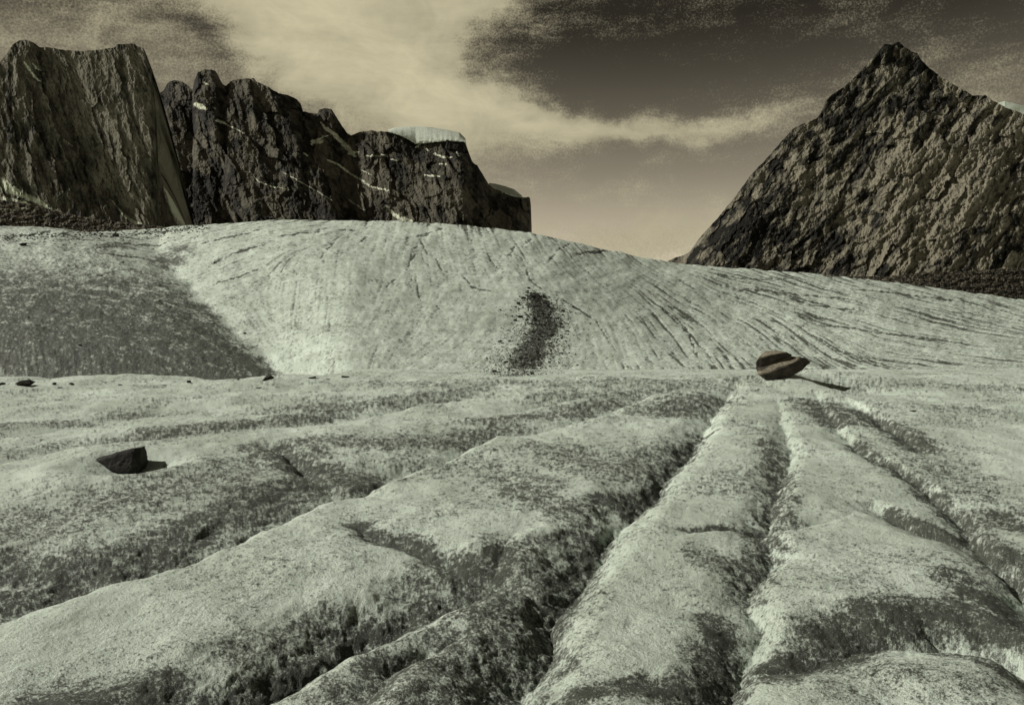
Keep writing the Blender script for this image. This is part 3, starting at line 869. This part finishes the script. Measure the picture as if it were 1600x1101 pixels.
SKT = [(-200, 290), (-60, 306), (0, 312), (30, 316), (60, 322), (90, 330), (120, 337), (150, 341), (190, 347), (230, 351), (270, 356), (310, 362)]
mo = mountain('moraine', SKT, 400, 420, dep_t, M_TALUS, 'dark heap of rubble between the sheer rock wall and the ice', ragged=.7, nv=70, step=1.2, seed=235, thick=.5,
              pale=lambda P, R: np.clip(fbm(P / 5, R / 2.5, 3, 361) * 1.6 + .1, -.2, 1), snow=lambda P, R: strokes(P, R, [([(0, 327), (22, 326), (48, 325)], [1, 1, .6])]) * .9)
mo['category'] = 'moraine'
SKU = [(1240, 428), (1300, 431), (1380, 432), (1440, 426), (1500, 424), (1560, 420), (1620, 418), (1760, 425), (1900, 470)]
mo2 = mountain('moraine', SKU, [(1240, 440), (1400, 462), (1600, 490), (1900, 530)], 560, dep_t, M_TALUS, 'low bank of rubble along the foot of the pyramid peak', ragged=.7, nv=70, step=1.2, seed=245, thick=.4,
               pale=lambda P, R: np.clip(fbm(P / 5, R / 3, 3, 371) * 1.4 - .1, -.3, 1))
mo2['category'] = 'moraine'

# ------------------------------------------------------------------ stones
M_BOULDER = mat_stone('layered_boulder_stone', (0.022, 0.020, 0.017), (0.075, 0.066, 0.052), 2.5, .04, lit_faces=True)
M_BLACK = mat_stone('black_stone', (0.010, 0.010, 0.009), (0.050, 0.050, 0.044), 5.0, .03)
M_STONE = mat_stone('dark_stone', (0.014, 0.014, 0.012), (0.080, 0.076, 0.064), 4.0, .03)


def hull_mesh(name, lumps, mat, voxel=None, disp=0.0, nscale=3.0, seed=0, pale=None):
    """convex lumps fused into one stone surface"""
    bm = bmesh.new()
    for pts in lumps:
        vs = [bm.verts.new(p) for p in pts]
        r = bmesh.ops.convex_hull(bm, input=vs)
        dead = [g for g in r['geom_interior'] if isinstance(g, bmesh.types.BMVert)]
        bmesh.ops.delete(bm, geom=dead, context='VERTS')
    me = bpy.data.meshes.new(name)
    bm.to_mesh(me); bm.free()
    if voxel:
        tmp = link(bpy.data.objects.new(name, me))
        md = tmp.modifiers.new('r', 'REMESH'); md.mode = 'VOXEL'; md.voxel_size = voxel
        dg = bpy.context.evaluated_depsgraph_get()
        me2 = bpy.data.meshes.new_from_object(tmp.evaluated_get(dg))
        bpy.data.objects.remove(tmp)
        me = me2
        me.name = name
    n = len(me.vertices)
    co = np.empty(n * 3, np.float32); me.vertices.foreach_get('co', co); co = co.reshape(-1, 3)
    if disp:
        no = np.empty(n * 3, np.float32); me.vertices.foreach_get('normal', no); no = no.reshape(-1, 3)
        d = fbm(co[:, 0] * nscale + co[:, 1] * nscale * .7, co[:, 2] * nscale + co[:, 1] * nscale * .6, 4, 400 + seed)
        d2 = fbm(co[:, 0] * nscale * 3 - co[:, 1] * nscale * 2, co[:, 2] * nscale * 4, 2, 410 + seed)
        co = co + no * (d * disp + d2 * disp * .35)[:, None]
        me.vertices.foreach_set('co', co.astype(np.float32).ravel())
    a = me.attributes.new('pale', 'FLOAT', 'POINT')
    a.data.foreach_set('value', (np.zeros(n) if pale is None else pale(co)).astype(np.float32))
    me.materials.clear(); me.materials.append(mat)
    me.update()
    return me


def place(name, me, loc, rotz=0.0, scale=1.0):
    o = link(bpy.data.objects.new(name, me))
    o.location = loc; o.rotation_euler = (0, 0, rotz)
    o.scale = (scale,) * 3 if np.isscalar(scale) else scale
    return o


# the boulder perched on its ice pedestal: traced in its own metres, (x, z) from the photo at its distance
bp, bk = hit(1222, 592)
def bxz(px, row): return ((px - 1222) * bk, (590 - row) * bk)
def P3(px, row, d): x, z = bxz(px, row); return (x, d, z)
lower = [P3(1188, 583, -.10), P3(1197, 592, -.25), P3(1212, 592, -.35), P3(1232, 587, -.42), P3(1252, 576, -.35), P3(1269, 562, -.1), P3(1266, 556, .1), P3(1253, 553, -.05),
         P3(1240, 559, -.52), P3(1222, 569, -.56), P3(1203, 579, -.50), P3(1192, 579, -.35), P3(1190, 565, .3), P3(1215, 592, .8), P3(1240, 584, .8), P3(1258, 560, .7), P3(1235, 552, .8), P3(1200, 560, .8), P3(1200, 588, .5)]
upper = [P3(1187, 560, -.05), P3(1189, 575, .0), P3(1190, 553, -.1), P3(1203, 549, -.22), P3(1218, 546, -.24), P3(1232, 544, -.15), P3(1243, 549, .0), P3(1205, 543.5, .3), P3(1222, 542, .35), P3(1238, 546, .5), P3(1246, 552, .4), P3(1240, 556, -.02), P3(1205, 572, -.05), P3(1195, 575, .5), P3(1240, 560, .8), P3(1205, 560, .9), P3(1225, 548, .9)]


def lit_faces_b(co):
    x, y, z = co[:, 0], co[:, 1], co[:, 2]
    # sunlit faces painted pale: the ledge on the lower block and the rim of the upper one
    px = 1222 + x / bk; row = 590 - z / bk
    led = interp(px, [(1180, 588), (1197, 580), (1215, 568), (1235, 561), (1256, 553), (1270, 548)])
    f1 = sstep(3.5, 0.5, np.abs(row - led + 2.5) - 1.6) * (px < 1258)
    rim = interp(px, [(1180, 562), (1190, 556), (1205, 549), (1222, 545), (1240, 543)])
    f2 = sstep(2.5, 0, row - rim) * (px < 1232)
    return np.clip(f1 * (.75 + .6 * fbm(px / 4, row / 2, 2, 431)) + f2, 0, 1)


boulder = place('boulder', hull_mesh('boulder', [lower, upper], M_BOULDER, voxel=.022, disp=.035, nscale=3.2, pale=lit_faces_b), (bp.x, bp.y + .35, bp.z - .02))
boulder.scale = (1.03, 1, .9)
tag(boulder, 'large layered boulder with ledges painted as sunlit, perched on the ice, casting a shadow', 'boulder')

kp, kk = hit(198, 737)
def K3(px, row, d): return ((px - 198) * kk, d, (737 - row) * kk)
blk = [K3(153, 722, .05), K3(160, 725, -.05), K3(190, 739, -.2), K3(222, 746, -.24), K3(235, 742, -.1), K3(235.5, 737, .0), K3(233.5, 715, .0), K3(231, 703, .08), K3(224, 702, -.02), K3(206, 705.5, .02), K3(190, 712, 0), K3(170, 716, .05),
       K3(226, 740, .6), K3(222, 706, .5), K3(205, 709, .45), K3(175, 722, .35), K3(200, 740, .6)]
black = place('pointed_rock', hull_mesh('pointed_rock', [blk], M_BLACK, voxel=.014, disp=.022, nscale=4, seed=3), (kp.x - .09, kp.y - .05, kp.z + .045))
black.scale = (.9, .8, .92)
tag(black, 'black wedge-shaped rock with a pointed left end lying in an ice hollow', 'rock')

# a family of angular stones
protos = []
for k in range(9):
    r = np.random.default_rng(500 + k)
    pts = r.standard_normal((15, 3)); pts /= np.linalg.norm(pts, axis=1)[:, None]
    pts *= (0.5 * np.array([1.0, .75 + .2 * r.random(), .42 + .3 * r.random()])) * (0.8 + .35 * r.random((15, 1)))
    protos.append(hull_mesh('stone', [[tuple(p) for p in pts]], M_STONE))


def stone(name, px, row, w, label, cat='stone', group=None, k=None, flat=1.0, sink=.12):
    p, kpx = hit(px, row)
    me = protos[random.randrange(9) if k is None else k]
    s = w * kpx
    rz = random.uniform(0, 6.28)
    o = place(name, me, (p.x, p.y, p.z + s * (.28 * flat - sink)), rz, (s, s, s * flat))
    o.rotation_euler = (random.uniform(-.25, .25), random.uniform(-.25, .25), rz)
    return tag(o, label, cat, group)


# stones along the brow of the near ice, left to right
for args in [
    (38, 603, 30, 'broad low hump-backed stone at the far left of the ice brow', 1, .75),
    (2, 602, 12, 'dark stone cut by the left edge of the picture on the ice brow', 2, .9),
    (85, 602, 8, 'small square black stone right of the hump-backed stone on the brow', 3, 1.0),
    (112, 602, 16, 'flat tilted slab of stone on the ice brow near the left edge', 4, .55),
    (95, 607, 9, 'thin flat black stone just in front of the tilted slab', 5, .5),
    (189, 602, 11, 'thin flat stone alone on the brow below the dirty slope', 6, .4),
    (295, 599, 10, 'small upright dark stone halfway along the left ice brow', 7, 1.0),
    (418, 594, 21, 'jagged black stone standing on the brow where the dirty slope ends', 8, 1.0),
    (372, 594, 6, 'tiny dark stone just left of the jagged black brow stone', 0, .9),
    (404, 606, 12, 'flat dark stone on the ice below the jagged black brow stone', 1, .35),
    (488, 593, 14, 'double-humped low dark stone right of the jagged brow stone', 2, .55),
    (513, 594, 12, 'thin sliver of dark stone between two low brow stones', 3, .3),
    (540, 591, 15, 'slanting black slab at the right end of the brow stones', 4, .5),
    (255, 602, 8, 'thin faint stone between the flat and the upright brow stones', 5, .3),
    (1424, 643, 20, 'thin black shard of rock lying on the ice of the right-hand swell', 6, .3),
    (1199, 828, 8, 'small black stone wedged in the groove between the central swells', 7, .8),
    (848, 942, 10, 'small dark stone on the channel floor beside the central swell, upper', 8, .6),
    (862, 987, 9, 'small dark stone at the foot of the central swell, lower', 0, .6),
    (788, 964, 8, 'small dark stone on the open channel floor', 1, .6),
    (37, 384, 13, 'dark block alone on the far ice near the left edge', 2, 1.0),
    (181, 370, 12, 'dark block on the far ice under the sheer wall', 3, 1.0),
    (335, 412, 8, 'small dark block beside a crack on the left of the dome', 4, .8),
    (826, 451, 7, 'single round dark stone above the tip of the debris streak', 5, 1.0),
]:
    stone('stone', args[0], args[1], args[2], args[3], k=args[4], flat=args[5])

# debris streak: single stones
LD = 'dark angular stone in the debris streak on the dome face'
spots = []
r = np.random.default_rng(77)
while len(spots) < 240:
    row = r.uniform(455, 587)
    c = float(interp(row, [(440, 829), (462, 836), (480, 846), (505, 853), (530, 842), (555, 829), (585, 806)]))
    w = float(interp(row, [(452, 8), (464, 14), (480, 30), (505, 32), (530, 36), (555, 44), (580, 38), (590, 20)]))
    px = c + r.normal() * w * .75
    if abs(px - c) < w * 2.3:
        spots.append((px, row, min(11, 3.0 + r.exponential(2.0))))
for px, row, w in [(895, 480, 6), (772, 581, 12), (790, 566, 10), (798, 486, 5), (782, 485, 5), (922, 506, 5), (902, 571, 6), (858, 567, 7), (860, 573, 7), (888, 523, 6), (884, 534, 6), (796, 533, 7), (785, 537, 7), (820, 514, 6), (799, 505, 5), (751, 481, 3), (926, 552, 5), (814, 561, 11), (840, 563, 9)]:
    spots.append((px, row, w))
for px, row, w in spots:
    stone('debris_stone', px, row, w, LD, group='stones of the debris streak', flat=random.uniform(.6, 1.0))

# stones scattered on the dirty slope and far ice at the left
LS = 'small dark stone scattered over the dirty left slope of the ice'
for i in range(120):
    while True:
        px = r.uniform(0, 430); row = r.uniform(368, 584)
        if px < float(interp(row, [(360, 330), (390, 300), (430, 300), (480, 345), (520, 385), (560, 425), (590, 450)])):
            break
    stone('slope_stone', px, row, 1.8 + min(6, r.exponential(1.2)), LS, group='stones scattered on the left slope', flat=random.uniform(.6, 1.0))
LDm = 'tiny dark stone scattered on the clean ice of the dome'
for i in range(45):
    px = r.uniform(460, 980); row = r.uniform(380, 580)
    stone('dome_stone', px, row, 1.6 + min(2.5, r.exponential(.6)), LDm, group='stones scattered on the dome')


def rubble(name, n, sampler, label, sizes):
    """uncountable small grit: one mesh of little blocks"""
    V = []; Fc = []
    base = [np.array([v.co for v in m.vertices]) for m in protos]
    polys = [[list(p.vertices) for p in m.polygons] for m in protos]
    for i in range(n):
        px, row = sampler()
        p, kpx = hit(px, row)
        k = random.randrange(9)
        s = random.uniform(*sizes) * kpx
        a = random.uniform(0, 6.28)
        c_, s_ = math.cos(a), math.sin(a)
        b = base[k] * s
        b = np.stack([b[:, 0] * c_ - b[:, 1] * s_ + p.x, b[:, 0] * s_ + b[:, 1] * c_ + p.y, b[:, 2] + p.z + .1 * s], -1)
        off = len(V)
        V.extend(b.tolist())
        Fc.extend([[q + off for q in f] for f in polys[k]])
    me = bpy.data.meshes.new(name)
    me.from_pydata(V, [], Fc); me.update()
    me.materials.append(M_STONE)
    return tag(link(bpy.data.objects.new(name, me)), label, 'gravel', kind='stuff')


def samp_deb():
    row = random.uniform(458, 588)
    c = float(interp(row, [(440, 829), (462, 836), (480, 846), (505, 853), (530, 842), (555, 829), (585, 806)]))
    w = float(interp(row, [(452, 6), (464, 14), (480, 30), (505, 32), (530, 38), (555, 46), (580, 42), (590, 20)]))
    return c + random.gauss(0, .7) * w, row


rubble('debris_gravel', 3600, samp_deb, 'dense dark gravel filling the debris streak on the dome', (1.2, 3.4))


def samp_left():
    while True:
        px = random.uniform(-60, 430); row = random.uniform(395, 588)
        if px < float(interp(row, [(390, 262), (430, 285), (480, 335), (520, 376), (560, 420), (590, 452)])) + random.gauss(0, 5) and random.random() < (row - 340) / 240:
            return px, row


rubble('slope_gravel', 2200, samp_left, 'fine dark gravel spread over the dirty left slope', (.8, 2.2))


def samp_margin():
    px = random.uniform(-60, 330)
    return px, float(interp(px, [(-60, 372), (0, 366), (150, 362), (250, 357), (330, 350)])) + abs(random.gauss(0, 7)) + .5


rubble('moraine_gravel', 700, samp_margin, 'dark gravel strewn along the far edge of the ice', (1.2, 4.5))
